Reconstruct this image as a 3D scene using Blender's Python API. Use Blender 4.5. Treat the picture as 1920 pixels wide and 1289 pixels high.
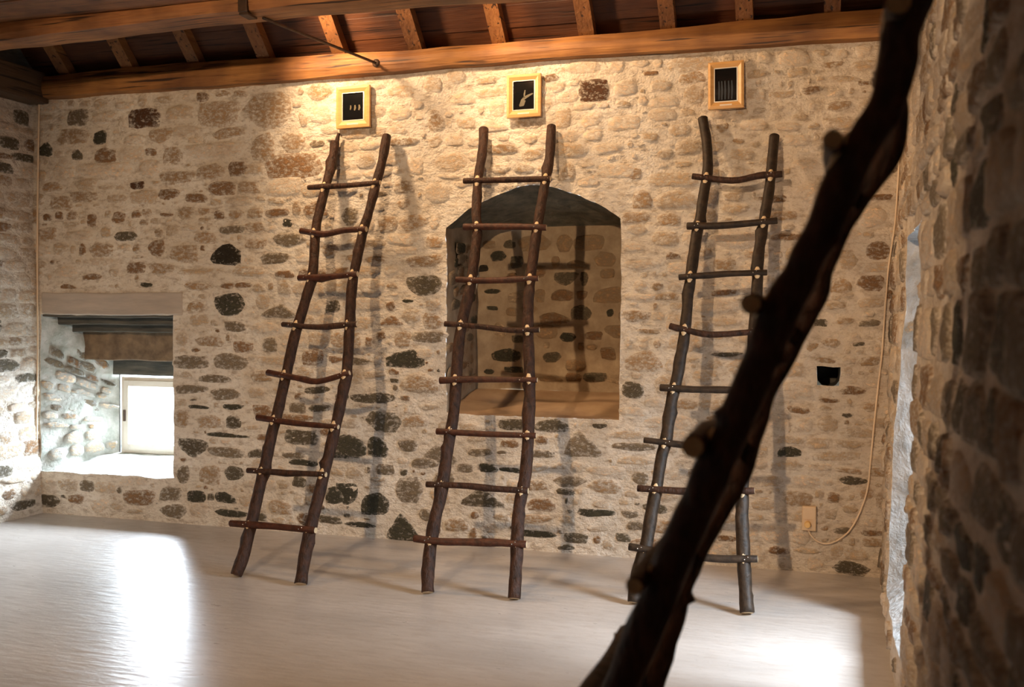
import bpy, math, random
import numpy as np
from mathutils import Vector, Matrix, noise
random.seed(7)
for o in list(bpy.data.objects): bpy.data.objects.remove(o)
SC = bpy.context.scene; COL = SC.collection

# ------------------------------------------------------------------ camera
FPX, YAW, PITCH, ROLL, CY, CZ = 1880.96, .29886, -.022829, .0076372, -6.67907, 1.6
Fv = Vector((-math.sin(YAW)*math.cos(PITCH), math.cos(YAW)*math.cos(PITCH), math.sin(PITCH)))
R0 = Vector((math.cos(YAW), math.sin(YAW), 0)); U0 = R0.cross(Fv)
Rv = math.cos(ROLL)*R0 + math.sin(ROLL)*U0; Uv = -math.sin(ROLL)*R0 + math.cos(ROLL)*U0
CP = Vector((0, CY, CZ))
cam = bpy.data.objects.new('camera', bpy.data.cameras.new('camera')); COL.objects.link(cam)
M = Matrix((Rv, Uv, -Fv)).transposed().to_4x4(); M.translation = CP; cam.matrix_world = M
cam.data.sensor_width = 36; cam.data.lens = FPX/1920*36; cam.data.clip_start = .05
cam.data.dof.use_dof = True; cam.data.dof.focus_distance = 6.4; cam.data.dof.aperture_fstop = 2.3
SC.camera = cam

# ------------------------------------------------------------------ sky, daylight and lamps
w = bpy.data.worlds.new('sky'); SC.world = w; w.use_nodes = True
bg = w.node_tree.nodes['Background']; bg.inputs[0].default_value = (.80, .90, 1, 1); bg.inputs[1].default_value = 3.5
SC.view_settings.view_transform = 'Standard'; SC.view_settings.look = 'None'
SC.view_settings.exposure = 0.28; SC.view_settings.gamma = 1.0; SC.view_settings.use_curve_mapping = False
SC.cycles.max_bounces = 8; SC.cycles.diffuse_bounces = 5; SC.cycles.glossy_bounces = 3
SC.cycles.sample_clamp_indirect = 6; SC.cycles.caustics_reflective = False; SC.cycles.caustics_refractive = False
SC.cycles.use_denoising = True
def lamp(name, kind, loc, aim, power, color, **k):
    l = bpy.data.lights.new(name, kind); l.energy = power; l.color = color
    for a, b in k.items(): setattr(l, a, b)
    o = bpy.data.objects.new(name, l); COL.objects.link(o); o.location = loc
    o.rotation_euler = (Vector(aim)-Vector(loc)).to_track_quat('-Z', 'Y').to_euler(); return o
DAY = (.78, .89, 1.0); WARM = (1.0, .64, .35)
lamp('daylight_left_window', 'AREA', (-5.45, 1.55, 1.25), (-5.05, -1.2, .1), 1150, DAY, shape='RECTANGLE', size=1.4, size_y=1.5)
lamp('daylight_right_window', 'AREA', (2.3, -2.15, 2.35), (-.9, -1.9, -.2), 560, DAY, shape='RECTANGLE', size=1.3, size_y=1.3)
lamp('room_lamp', 'SPOT', (-1.9, -7.62, 3.42), (-2.0, 0, 1.5), 780, (1.0, .68, .41), shadow_soft_size=.06, spot_size=math.radians(66), spot_blend=.45)
lamp('wall_lamp_left', 'SPOT', (-3.62, -.82, 3.76), (-2.3, 0, 2.7), 115, WARM, shadow_soft_size=.07, spot_size=math.radians(140), spot_blend=.7)
lamp('wall_lamp_right', 'SPOT', (-2.25, -.90, 3.84), (-.9, 0, 2.4), 90, WARM, shadow_soft_size=.04, spot_size=math.radians(125), spot_blend=.7)

# ------------------------------------------------------------------ helpers
def wray(px, py): return Fv + Rv*((px-960)/FPX) - Uv*((py-644.5)/FPX)
def at(px, py, Y=0.0):                       # the point of the plane y=Y behind a place in the photograph
    d = wray(px, py); return CP + d*((Y-CY)/d.y)
def at_floor(px, py, z=0.0):
    d = wray(px, py); return CP + d*((z-CZ)/d.z)
def mesh(name, verts, faces, mat=None, parent=None, smooth=True, loc=None):
    me = bpy.data.meshes.new(name); me.from_pydata([tuple(v) for v in verts], [], faces)
    if mat is not None:
        for m in (mat if isinstance(mat, (list, tuple)) else [mat]): me.materials.append(m)
    if smooth: me.polygons.foreach_set('use_smooth', [True]*len(me.polygons))
    o = bpy.data.objects.new(name, me); COL.objects.link(o)
    if parent is not None: o.parent = parent
    if loc is not None: o.location = loc
    return o
def empty(name, loc=(0, 0, 0)):
    o = bpy.data.objects.new(name, None); COL.objects.link(o); o.location = loc; o.empty_display_size = .1; return o
def tag(o, label=None, cat=None, group=None, kind=None):
    if label: o['label'] = label
    if cat: o['category'] = cat
    if group: o['group'] = group
    if kind: o['kind'] = kind
    return o
def keep(o, parent):                          # parent without moving: things' Empties carry only a location
    o.parent = parent; o.location = -Vector(parent.location); return o
def n1(p, s, seed=0): return noise.noise(Vector((p[0]*s+seed*7.3, p[1]*s-seed*3.1, p[2]*s+seed*1.7)))
def box(name, a, b, mat, parent=None, bev=0.0, jit=0.0, seg=None):
    a = Vector(a); b = Vector(b); seg = seg or (1, 1, 1)
    import bmesh
    bm = bmesh.new(); bmesh.ops.create_cube(bm, size=1)
    for i, n in enumerate(seg):
        for k in range(1, n):
            c = Vector((0, 0, 0)); c[i] = -.5+k/n; no = Vector((0, 0, 0)); no[i] = 1
            bmesh.ops.bisect_plane(bm, geom=bm.verts[:]+bm.edges[:]+bm.faces[:], plane_co=c, plane_no=no)
    for v in bm.verts:
        v.co = Vector([a[i]+(v.co[i]+.5)*(b[i]-a[i]) for i in range(3)])
        if jit: v.co += Vector([n1(v.co, 3.1, k)*jit for k in (1, 2, 3)])
    if bev: 
        es = [e for e in bm.edges if len(e.link_faces) == 2 and e.calc_face_angle(0) > .9]
        bmesh.ops.bevel(bm, geom=es, offset=bev, segments=2, affect='EDGES', profile=.6)
    me = bpy.data.meshes.new(name); bm.to_mesh(me); bm.free(); me.materials.append(mat)
    o = bpy.data.objects.new(name, me); COL.objects.link(o)
    if parent is not None: keep(o, parent)
    return o

# ------------------------------------------------------------------ materials
def nodes(name):
    m = bpy.data.materials.new(name); m.use_nodes = True; nt = m.node_tree
    return m, nt, nt.nodes['Principled BSDF']
def N(nt, t, **k):
    n = nt.nodes.new(t)
    for a, b in k.items():
        if hasattr(n, a): setattr(n, a, b)
        else: n.inputs[a].default_value = b
    return n
def L(nt, a, b): nt.links.new(a, b)
def tex(nt, scale, detail=4, rough=.55, stretch=None, co='pos', dist=0.0):
    n = N(nt, 'ShaderNodeTexNoise'); n.inputs['Scale'].default_value = scale
    n.inputs['Detail'].default_value = detail; n.inputs['Roughness'].default_value = rough; n.inputs['Distortion'].default_value = dist
    src = N(nt, 'ShaderNodeNewGeometry').outputs['Position'] if co == 'pos' else N(nt, 'ShaderNodeTexCoord').outputs['Object']
    if stretch:
        mp = N(nt, 'ShaderNodeMapping'); mp.inputs['Scale'].default_value = stretch; L(nt, src, mp.inputs[0]); src = mp.outputs[0]
    L(nt, src, n.inputs['Vector']); return n.outputs['Fac']
def ramp(nt, fac, stops):
    r = N(nt, 'ShaderNodeValToRGB'); e = r.color_ramp.elements
    while len(e) < len(stops): e.new(.5)
    for i, (p, c) in enumerate(stops): e[i].position = p; e[i].color = (*c, 1) if len(c) == 3 else c
    L(nt, fac, r.inputs[0]); return r.outputs[0]
def mixc(nt, fac, a, b, mode='MIX'):
    m = N(nt, 'ShaderNodeMix', data_type='RGBA', blend_type=mode)
    for s, v in ((m.inputs[0], fac), (m.inputs[6], a), (m.inputs[7], b)):
        if isinstance(v, (int, float)): s.default_value = v
        elif isinstance(v, tuple): s.default_value = (*v, 1)
        else: L(nt, v, s)
    return m.outputs[2]
def math_(nt, op, a, b=0.0, clamp=False):
    m = N(nt, 'ShaderNodeMath', operation=op, use_clamp=clamp)
    for s, v in ((m.inputs[0], a), (m.inputs[1], b)):
        if isinstance(v, (int, float)): s.default_value = v
        else: L(nt, v, s)
    return m.outputs[0]
def bump(nt, bs, h, strength, dist):
    b = N(nt, 'ShaderNodeBump'); b.inputs['Strength'].default_value = strength; b.inputs['Distance'].default_value = dist
    L(nt, h, b.inputs['Height']); L(nt, b.outputs[0], bs.inputs['Normal'])

PL_A, PL_B, PL_C = (.88, .83, .745), (.74, .66, .55), (.36, .27, .185)
def plaster_color(nt):
    a = tex(nt, 2.2, 5, .6); b = tex(nt, 12, 7, .7, (1, 1, 2.2)); c = tex(nt, 38, 4, .6)
    col = ramp(nt, a, [(.38, PL_A), (.62, PL_B)])
    col = mixc(nt, ramp(nt, b, [(.49, (0, 0, 0)), (.68, (1, 1, 1))]), col, mixc(nt, .72, PL_B, PL_C))
    # yellower and browner towards the right-hand corner
    g = N(nt, 'ShaderNodeNewGeometry'); s = N(nt, 'ShaderNodeSeparateXYZ'); L(nt, g.outputs['Position'], s.inputs[0])
    right = math_(nt, 'MULTIPLY_ADD', s.outputs[0], .40, True); nt.nodes[-1].inputs[2].default_value = .60
    right = math_(nt, 'MULTIPLY', right, .50, True)
    col = mixc(nt, right, col, mixc(nt, b, (.60, .46, .31), (.40, .28, .17)))
    return mixc(nt, ramp(nt, c, [(.30, (.45, .45, .45)), (.40, (0, 0, 0))]), col, (.33, .26, .19))
def make_plaster():
    m, nt, bs = nodes('lime_plaster'); L(nt, plaster_color(nt), bs.inputs['Base Color'])
    bs.inputs['Roughness'].default_value = .85; bs.inputs['Specular IOR Level'].default_value = .25
    h = math_(nt, 'ADD', tex(nt, 14, 6, .6, (1, 1, 1.6)), math_(nt, 'MULTIPLY', tex(nt, 70, 4, .6), .35)); bump(nt, bs, h, .9, .04); return m
def make_stone(name, smear=None):
    m, nt, bs = nodes(name)
    at_ = N(nt, 'ShaderNodeAttribute'); at_.attribute_name = 'tone'
    c = tex(nt, 26, 6, .68, (1, 1, 1.7)); d = tex(nt, 90, 4, .65); e = tex(nt, 11, 4, .6)
    st = mixc(nt, ramp(nt, c, [(.35, (0, 0, 0)), (.68, (1, 1, 1))]), mixc(nt, 1.0, at_.outputs['Color'], (.45, .43, .42), 'MULTIPLY'), mixc(nt, 1.0, at_.outputs['Color'], (1.75, 1.6, 1.4), 'MULTIPLY'))
    # mortar smeared over the rim and in patches
    f = math_(nt, 'ADD', at_.outputs['Alpha'], math_(nt, 'MULTIPLY', math_(nt, 'SUBTRACT', c, .5), 2.4))
    f = math_(nt, 'ADD', f, math_(nt, 'MULTIPLY', math_(nt, 'SUBTRACT', d, .5), .7))
    f = ramp(nt, f, [(.14, (0, 0, 0)), (.74, (1, 1, 1))])
    L(nt, mixc(nt, f, smear or plaster_color(nt), st), bs.inputs['Base Color'])
    bs.inputs['Roughness'].default_value = .8; bs.inputs['Specular IOR Level'].default_value = .3
    h = math_(nt, 'ADD', c, math_(nt, 'MULTIPLY', d, .4)); bump(nt, bs, h, .8, .022); return m
PLASTER = make_plaster(); STONE = make_stone('rubble_stone')
def simple(name, col, rough=.6, metal=0.0, spec=.5, var=None, scale=20, stretch=None, bmp=0.0, bd=.005, co='pos', coat=0.0):
    m, nt, bs = nodes(name); bs.inputs['Roughness'].default_value = rough; bs.inputs['Metallic'].default_value = metal
    bs.inputs['Specular IOR Level'].default_value = spec; bs.inputs['Coat Weight'].default_value = coat
    t = tex(nt, scale, 5, .6, stretch, co)
    L(nt, ramp(nt, t, [(.32, col), (.68, var or col)]), bs.inputs['Base Color'])
    if bmp: bump(nt, bs, t, bmp, bd)
    return m
def wood(name, a, b, dark, axis, rough=.6, scale=5, crack=True):
    m, nt, bs = nodes(name); st = [1, 1, 1]; st[axis] = .09
    t = tex(nt, scale*5, 6, .62, tuple(st), dist=.6); u = tex(nt, 2.3, 3, .5); k = tex(nt, scale*9, 3, .5, tuple([.035 if i == axis else 1 for i in range(3)]))
    c = ramp(nt, t, [(.30, a), (.70, b)]); c = mixc(nt, ramp(nt, u, [(.40, (0, 0, 0)), (.66, (.85, .85, .85))]), c, dark)
    if crack: c = mixc(nt, ramp(nt, k, [(.33, (.95, .95, .95)), (.40, (0, 0, 0))]), c, tuple(x*.25 for x in dark))
    L(nt, c, bs.inputs['Base Color']); bs.inputs['Roughness'].default_value = rough
    bump(nt, bs, math_(nt, 'ADD', t, math_(nt, 'MULTIPLY', k, .8)), .5, .012); return m
OAK = wood('hewn_oak', (.26, .105, .028), (.48, .225, .062), (.13, .05, .018), 0)
OAKT = wood('loft_oak', (.26, .10, .035), (.46, .21, .075), (.09, .035, .014), 0)
OAKD = wood('dark_oak', (.13, .065, .028), (.22, .115, .05), (.06, .03, .015), 0)
OAKL = wood('dark_oak_along', (.07, .04, .02), (.12, .07, .035), (.04, .02, .01), 1)
BOARD = wood('roof_board', (.085, .028, .011), (.15, .055, .02), (.035, .012, .006), 0)
RAFT = wood('rafter_oak', (.24, .095, .03), (.38, .17, .055), (.09, .035, .012), 1)
BARK = simple('bark', (.016, .007, .004), .55, spec=.3, var=(.066, .027, .014), scale=38, stretch=(1, 1, .45), bmp=1.0, bd=.016)
BARKR = simple('red_bark', (.028, .009, .0045), .5, spec=.35, var=(.088, .027, .012), scale=34, bmp=.7, bd=.008)
BARKG = simple('grey_bark', (.014, .010, .007), .55, spec=.3, var=(.045, .027, .016), scale=30, bmp=.7, bd=.008)
PALEWOOD = simple('cut_wood', (.62, .46, .27), .55, var=(.78, .62, .40), scale=60, bmp=.3)
CUTFG = simple('brown_cut_wood', (.34, .24, .12), .6, var=(.46, .34, .18), scale=40)  # browner cut wood for the ends of the near ladder
STEEL = simple('screw_steel', (.55, .52, .48), .25, metal=1.0)
IRON = simple('iron', (.06, .045, .035), .5, metal=.7, var=(.12, .07, .045))
PINE = simple('frame_pine', (.62, .34, .12), .4, var=(.72, .43, .17), scale=9, stretch=(1, 1, 6), bmp=.1)
CREAM = simple('painted_frame', (.72, .68, .60), .45, var=(.80, .76, .68), scale=6)
LINTEL = simple('grey_lintel', (.40, .36, .32), .8, var=(.50, .44, .38), scale=7, stretch=(.5, 1, 3), bmp=.4, bd=.01)
LINTELD = simple('dark_lintel', (.045, .045, .038), .8, var=(.11, .10, .08), scale=9, stretch=(.5, 1, 3), bmp=.5, bd=.01)
BEAMF = simple('brown_lintel', (.10, .07, .045), .85, var=(.26, .18, .11), scale=9, bmp=.6, bd=.015)
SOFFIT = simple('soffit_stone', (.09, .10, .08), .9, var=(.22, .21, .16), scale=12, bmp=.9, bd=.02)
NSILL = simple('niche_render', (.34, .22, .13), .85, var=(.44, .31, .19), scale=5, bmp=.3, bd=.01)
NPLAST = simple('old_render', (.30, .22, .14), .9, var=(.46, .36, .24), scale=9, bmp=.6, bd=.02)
WHITEPL = simple('limewash', (.58, .58, .55), .8, var=(.30, .32, .28), scale=10, bmp=.9, bd=.025)
RECPL = simple('grey_limewash', (.46, .46, .46), .85, var=(.24, .25, .25), scale=9, bmp=.9, bd=.03)
PLASTIC = simple('ivory_plastic', (.70, .52, .33), .4, var=(.74, .56, .36))
YELLOW = simple('plug_plastic', (.85, .55, .20), .4)
CABLE = simple('cable_sheath', (.78, .62, .44), .5)
def make_floor():
    m, nt, bs = nodes('polished_screed')
    a = tex(nt, .9, 5, .6, (1, 2.2, 1)); b = tex(nt, 7, 5, .6, (1, 2.5, 1)); c = tex(nt, 60, 3, .5)
    col = ramp(nt, a, [(.35, (.385, .355, .33)), (.65, (.50, .465, .435))])
    col = mixc(nt, ramp(nt, b, [(.5, (0, 0, 0)), (.75, (.55, .55, .55))]), col, (.34, .29, .25))
    col = mixc(nt, ramp(nt, c, [(.27, (.6, .6, .6)), (.33, (0, 0, 0))]), col, (.25, .21, .17))
    L(nt, col, bs.inputs['Base Color']); bs.inputs['Specular IOR Level'].default_value = .6
    L(nt, ramp(nt, b, [(.3, (.27, .27, .27)), (.7, (.40, .40, .40))]), bs.inputs['Roughness'])
    bump(nt, bs, math_(nt, 'ADD', tex(nt, 11, 4, .5, (.6, 2.4, 1)), math_(nt, 'MULTIPLY', c, .12)), .32, .010); return m
FLOOR = make_floor()
def make_glass():
    m = bpy.data.materials.new('window_glass'); m.use_nodes = True; nt = m.node_tree; nt.nodes.clear()
    o = N(nt, 'ShaderNodeOutputMaterial'); t = N(nt, 'ShaderNodeBsdfTransparent'); g = N(nt, 'ShaderNodeBsdfGlossy'); g.inputs['Roughness'].default_value = .03
    x = N(nt, 'ShaderNodeMixShader'); x.inputs[0].default_value = .07; L(nt, t.outputs[0], x.inputs[1]); L(nt, g.outputs[0], x.inputs[2]); L(nt, x.outputs[0], o.inputs[0]); return m
GLASS = make_glass()
PICBLACK = simple('picture_black', (.004, .005, .006), .12, spec=.6, coat=.5)

# ------------------------------------------------------------------ wall surfaces
def hb(x, z): return .016*n1((x, 0, z), 1.1, 1)+.009*n1((x, 0, z), 3.7, 2)+.004*n1((x, 0, z), 10, 3)
def BACK(u, v, off=0.0): return Vector((u+.011*n1((u, 7, v), 5.5, 11)+.006*n1((u, 7, v), 16, 12), -(hb(u, v)+off), v+.011*n1((u, 8, v), 5.5, 13)+.006*n1((u, 8, v), 16, 14)))
def XL(z): return -6.062-.033*z
def LEFT(u, v, off=0.0):                      # u = y
    return Vector((XL(v)+.020*n1((u, 5, v), 1.3, 4)+.012*n1((u, 5, v), 4, 5)+off, u, v))
def XR(y, z): return .372+.033*z+.0175*y
def RIGHT(u, v, off=0.0):
    return Vector((XR(u, v)-.020*n1((u, 9, v), 1.4, 6)-.014*n1((u, 9, v), 4.3, 7)-.004*n1((u, 9, v), 12, 8)-off, u, v))
def arch(x): t = (x+1.90)/.66; return max(0.0, .285*(1-abs(t)**1.7)) + .012*n1((x, 0, 2), 9, 1)
EMB = (-6.08, -4.812, .345, 1.622); NIC = (-2.545, -1.295, .935, 2.25)
p0, p1 = at(1531, 722), at(1576, 688); HOLE = (p0.x, p1.x, p0.z, p1.z)
RWIN = (-2.22, -1.02, .20, 2.04)
def lines(a, b, step, extra):
    n = max(1, round((b-a)/step)); g = [a+(b-a)*i/n for i in range(n+1)]
    for e in extra:
        i = min(range(len(g)), key=lambda k: abs(g[k]-e)); g[i] = e
    return g
def wall_grid(name, fn, us, vs, holes, warp=None, mat=PLASTER):
    V = []; F = []
    for v in vs:
        for u in us:
            uu, vv = (u, v) if not warp else warp(u, v)
            V.append(fn(uu, vv))
    nu = len(us)
    for j in range(len(vs)-1):
        for i in range(nu-1):
            cu = (us[i]+us[i+1])/2; cv = (vs[j]+vs[j+1])/2
            if any(h[0] < cu < h[1] and h[2] < cv < h[3] for h in holes): continue
            a = j*nu+i; F.append((a, a+1, a+nu+1, a+nu))
    return tag(mesh(name, V, F, mat), kind='structure')
def warp_back(u, v):
    if NIC[0]-.001 <= u <= NIC[1]+.001 and v > 2.0:
        return u, v+arch(u)*max(0, 1-abs(v-NIC[3])/.75) if v >= NIC[3]-1e-4 else v
    return u, v
WB = wall_grid('wall_back', BACK, lines(-6.45, .80, .036, [EMB[0], EMB[1], NIC[0], NIC[1], HOLE[0], HOLE[1]]),
               lines(-.02, 3.40, .036, [EMB[2], EMB[3], NIC[2], NIC[3], HOLE[2], HOLE[3]]), [EMB, NIC, HOLE], warp_back)
WL = wall_grid('wall_left', LEFT, lines(-9.6, 0.12, .08, []), lines(-.02, 3.40, .06, []), [])
WR = wall_grid('wall_right', RIGHT, lines(-9.6, .12, .045, [RWIN[0], RWIN[1]]), lines(-.02, 3.62, .05, [RWIN[2], RWIN[3]]), [RWIN])
# upper gables, front wall, the part of the roof beyond the loft boards
WF = wall_grid('wall_front', lambda u, v, off=0: Vector((u, -9.5+.02*n1((u, 3, v), 1.5, 9), v)), lines(-6.5, 1.2, .25, []), lines(-.02, 3.6, .25, []), [])
for nm, x in (('wall_left_gable', -6.15), ('wall_right_gable', .50)):
    tag(mesh(nm, [(x, .5, 3.36), (x, -9.6, 3.36), (x, -9.6, 3.6), (x, -4.75, 8.5), (x, .5, 3.3+.02)], [(0, 1, 2, 3, 4)], LINTELD), kind='structure')
# floor
fl = lines(-6.5, 1.5, .5, []); V = []; F = []
fy = lines(-9.6, .05, .5, [])
for y in fy:
    for x in fl: V.append((x, y, 0))
for j in range(len(fy)-1):
    for i in range(len(fl)-1): a = j*len(fl)+i; F.append((a, a+1, a+len(fl)+1, a+len(fl)))
tag(mesh('floor', V, F, FLOOR), kind='structure')

def loft(name, A, B, mat, parent, n=12, amp=.015, closed=False, seed=3):
    """surface between two polylines A and B, roughened; edge A stays put"""
    V = []; F = []; m = len(A)
    for k in range(n+1):
        t = k/n
        for a, b in zip(A, B):
            p = Vector(a).lerp(Vector(b), t)
            q = math.sin(min(t, 1-t)*math.pi) if t < 1 else 0
            p += Vector((n1(p, 4, seed), n1(p, 4, seed+1), n1(p, 4, seed+2)))*amp*2*q
            V.append(p)
    for k in range(n):
        for i in range(m-1): a = k*m+i; F.append((a, a+1, a+m+1, a+m))
    return mesh(name, V, F, mat, parent)
def seg(a, b, n): return [Vector(a).lerp(Vector(b), i/n) for i in range(n+1)]
def edge(fn, us, vs): return [fn(u, v) for u, v in zip(us, vs)]
def lin(a, b, n): return [a+(b-a)*i/n for i in range(n+1)]

# ---- deep window recess at the left
x0, x1, z0, z1 = EMB; D = .66; bx0, bx1, bz0, bz1 = -5.84, -5.06, .425, 1.225
loft('reveal', edge(BACK, [x0]*30, lin(z0, z1, 29)), seg((bx0, D, bz0), (bx0, D, 1.66), 29), WHITEPL, WB, amp=.022)
loft('reveal', edge(BACK, [x1]*30, lin(z0, z1, 29)), seg((bx1, D, bz0), (bx1, D, 1.66), 29), WHITEPL, WB, amp=.022)
loft('sill', edge(BACK, lin(x0, x1, 30), [z0]*31), seg((bx0, D, bz0), (bx1, D, bz0), 30), WHITEPL, WB, amp=.022)
box('lintel', (x0+.02, -.012, z1), (at(343, 570).x, .34, 1.80), LINTEL, WB, .012, .012, (8, 1, 1))
for i in range(3): box('lintel_plank', (x0-.05, .015+i*.115, z1-.02-i*.062), (x1+.02, .125+i*.115, z1+.05-i*.05), LINTELD, WB, .01, .01, (6, 1, 1))
box('lintel', (x0-.1, .35, 1.245), (x1+.05, .62, 1.50), BEAMF, WB, .01, .015, (8, 1, 2))
box('lintel', (bx0-.2, .60, 1.105), (bx1+.2, .74, 1.34), LINTELD, WB, .01, .006, (6, 1, 1))
for a, b in (((-6.9, .67, -.1), (bx0-.0, .78, 1.9)), ((bx1, .67, -.1), (-4.6, .78, 1.9)), ((-6.6, .67, 1.2), (-4.6, .78, 1.9)), ((-6.9, .12, 1.75), (-4.6, .7, 1.85)), ((-6.9, .2, .1), (-6.2, .7, 1.85)), ((-6.6, .66, -.1), (-4.6, .78, bz0))): box('outer_wall', a, b, LINTELD, WB)

win = tag(empty('window_1', (-5.45, .70, .43)), kind='structure')
fx0, fx1, fz0, fz1 = bx0+.02, bx1-.01, .425, 1.085
def frame(parent, a, b, y0, y1, t, mat, name):
    (xa, za), (xb, zb) = a, b
    box(name, (xa, y0, za), (xa+t, y1, zb), mat, parent, .004); box(name, (xb-t, y0, za), (xb, y1, zb), mat, parent, .004)
    box(name, (xa+t, y0, zb-t), (xb-t, y1, zb), mat, parent, .004); box(name, (xa+t, y0, za), (xb-t, y1, za+t), mat, parent, .004)
frame(win, (fx0, fz0), (fx1, fz1), .665, .72, .028, CREAM, 'window_frame')
frame(win, (fx0+.028, fz0+.028), (fx1-.028, fz1-.028), .65, .70, .052, CREAM, 'window_sash')
box('glass_pane', (fx0+.075, .672, fz0+.075), (fx1-.075, .678, fz1-.075), GLASS, win)
hd = box('handle', (fx0+.035, .635, .70), (fx0+.055, .655, .80), IRON, win, .004)

# ---- arched blind niche
x0, x1, z0, z1 = NIC; D = .80; nb = (-2.60, -1.24, 1.062, 2.325)
NI = tag(empty('niche', (-1.9, 0, .93)), kind='structure'); NI.parent = WB
def nchild(o): o.location = (1.9, 0, -.93); return o
def arcz(x): return z1+arch(x)
xs = lin(x0, x1, 36)
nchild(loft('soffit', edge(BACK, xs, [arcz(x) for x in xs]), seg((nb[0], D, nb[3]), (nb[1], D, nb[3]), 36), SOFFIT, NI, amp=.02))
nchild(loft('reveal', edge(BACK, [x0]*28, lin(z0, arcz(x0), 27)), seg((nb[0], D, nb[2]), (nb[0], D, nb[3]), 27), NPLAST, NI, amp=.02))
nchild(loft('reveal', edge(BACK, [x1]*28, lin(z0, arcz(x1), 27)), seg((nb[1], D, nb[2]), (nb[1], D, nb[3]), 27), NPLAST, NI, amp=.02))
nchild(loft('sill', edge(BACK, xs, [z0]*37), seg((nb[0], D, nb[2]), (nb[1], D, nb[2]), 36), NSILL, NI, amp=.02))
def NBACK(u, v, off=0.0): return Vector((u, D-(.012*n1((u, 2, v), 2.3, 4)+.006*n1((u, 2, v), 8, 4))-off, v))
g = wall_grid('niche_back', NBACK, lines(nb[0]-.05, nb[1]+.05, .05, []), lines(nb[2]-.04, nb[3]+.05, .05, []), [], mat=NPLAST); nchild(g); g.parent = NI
# ---- putlog hole
a, b, c, d = HOLE
hm = []
front = [(a, c+.03), (a+.03, c), ((a+b)/2, c-.012), (b-.02, c+.005), (b, c+.03), (b+.002, d), ((a+b)/2, d+.006), (a, d), (a, c+.03)]
loft('putlog_hole', [BACK(u, v) for u, v in front], [(u+(a+b-2*u)*.1, .35, v) for u, v in front], LINTELD, WB, n=4, amp=.01)
mesh('putlog_hole_back', [(a-.05, .34, c-.05), (b+.05, .34, c-.05), (b+.05, .34, d+.05), (a-.05, .34, d+.05)], [(0, 1, 2, 3)], LINTELD, WB)

# ---- window recess in the right wall
y0, y1, z0, z1 = RWIN; XB = 1.30; rb = (-2.45, -1.50, .85, 1.95)
RI = tag(empty('window_recess', (.4, -1.6, .1)), kind='structure'); RI.parent = WR
def rchild(o): o.location = (-.4, 1.6, -.1); return o
rchild(loft('reveal', edge(RIGHT, [y1]*40, lin(z0, z1, 39)), seg((XB, rb[1], rb[2]), (XB, rb[1], rb[3]), 39), RECPL, RI, n=20, amp=.035))
rchild(loft('reveal', edge(RIGHT, [y0]*40, lin(z0, z1, 39)), seg((XB, rb[0], rb[2]), (XB, rb[0], rb[3]), 39), RECPL, RI, n=20, amp=.035))
rchild(loft('sill', edge(RIGHT, lin(y0, y1, 24), [z0]*25), seg((XB, rb[0], rb[2]), (XB, rb[1], rb[2]), 24), RECPL, RI, n=20, amp=.035))
rchild(loft('soffit', edge(RIGHT, lin(y0, y1, 24), [z1]*25), seg((XB, rb[0], rb[3]), (XB, rb[1], rb[3]), 24), RECPL, RI, n=20, amp=.035))
wr = tag(empty('window_2', (XB, -2.0, .85)), kind='structure')
def bar(a, b): box('window_frame', a, b, CREAM, wr, .004)
bar((XB-.03, rb[0], rb[2]), (XB+.03, rb[0]+.05, rb[3])); bar((XB-.03, rb[1]-.05, rb[2]), (XB+.03, rb[1], rb[3]))
bar((XB-.03, rb[0]+.05, rb[3]-.05), (XB+.03, rb[1]-.05, rb[3])); bar((XB-.03, rb[0]+.05, rb[2]), (XB+.03, rb[1]-.05, rb[2]+.05))
box('glass_pane', (XB-.003, rb[0]+.05, rb[2]+.05), (XB+.003, rb[1]-.05, rb[3]-.05), GLASS, wr)

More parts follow.
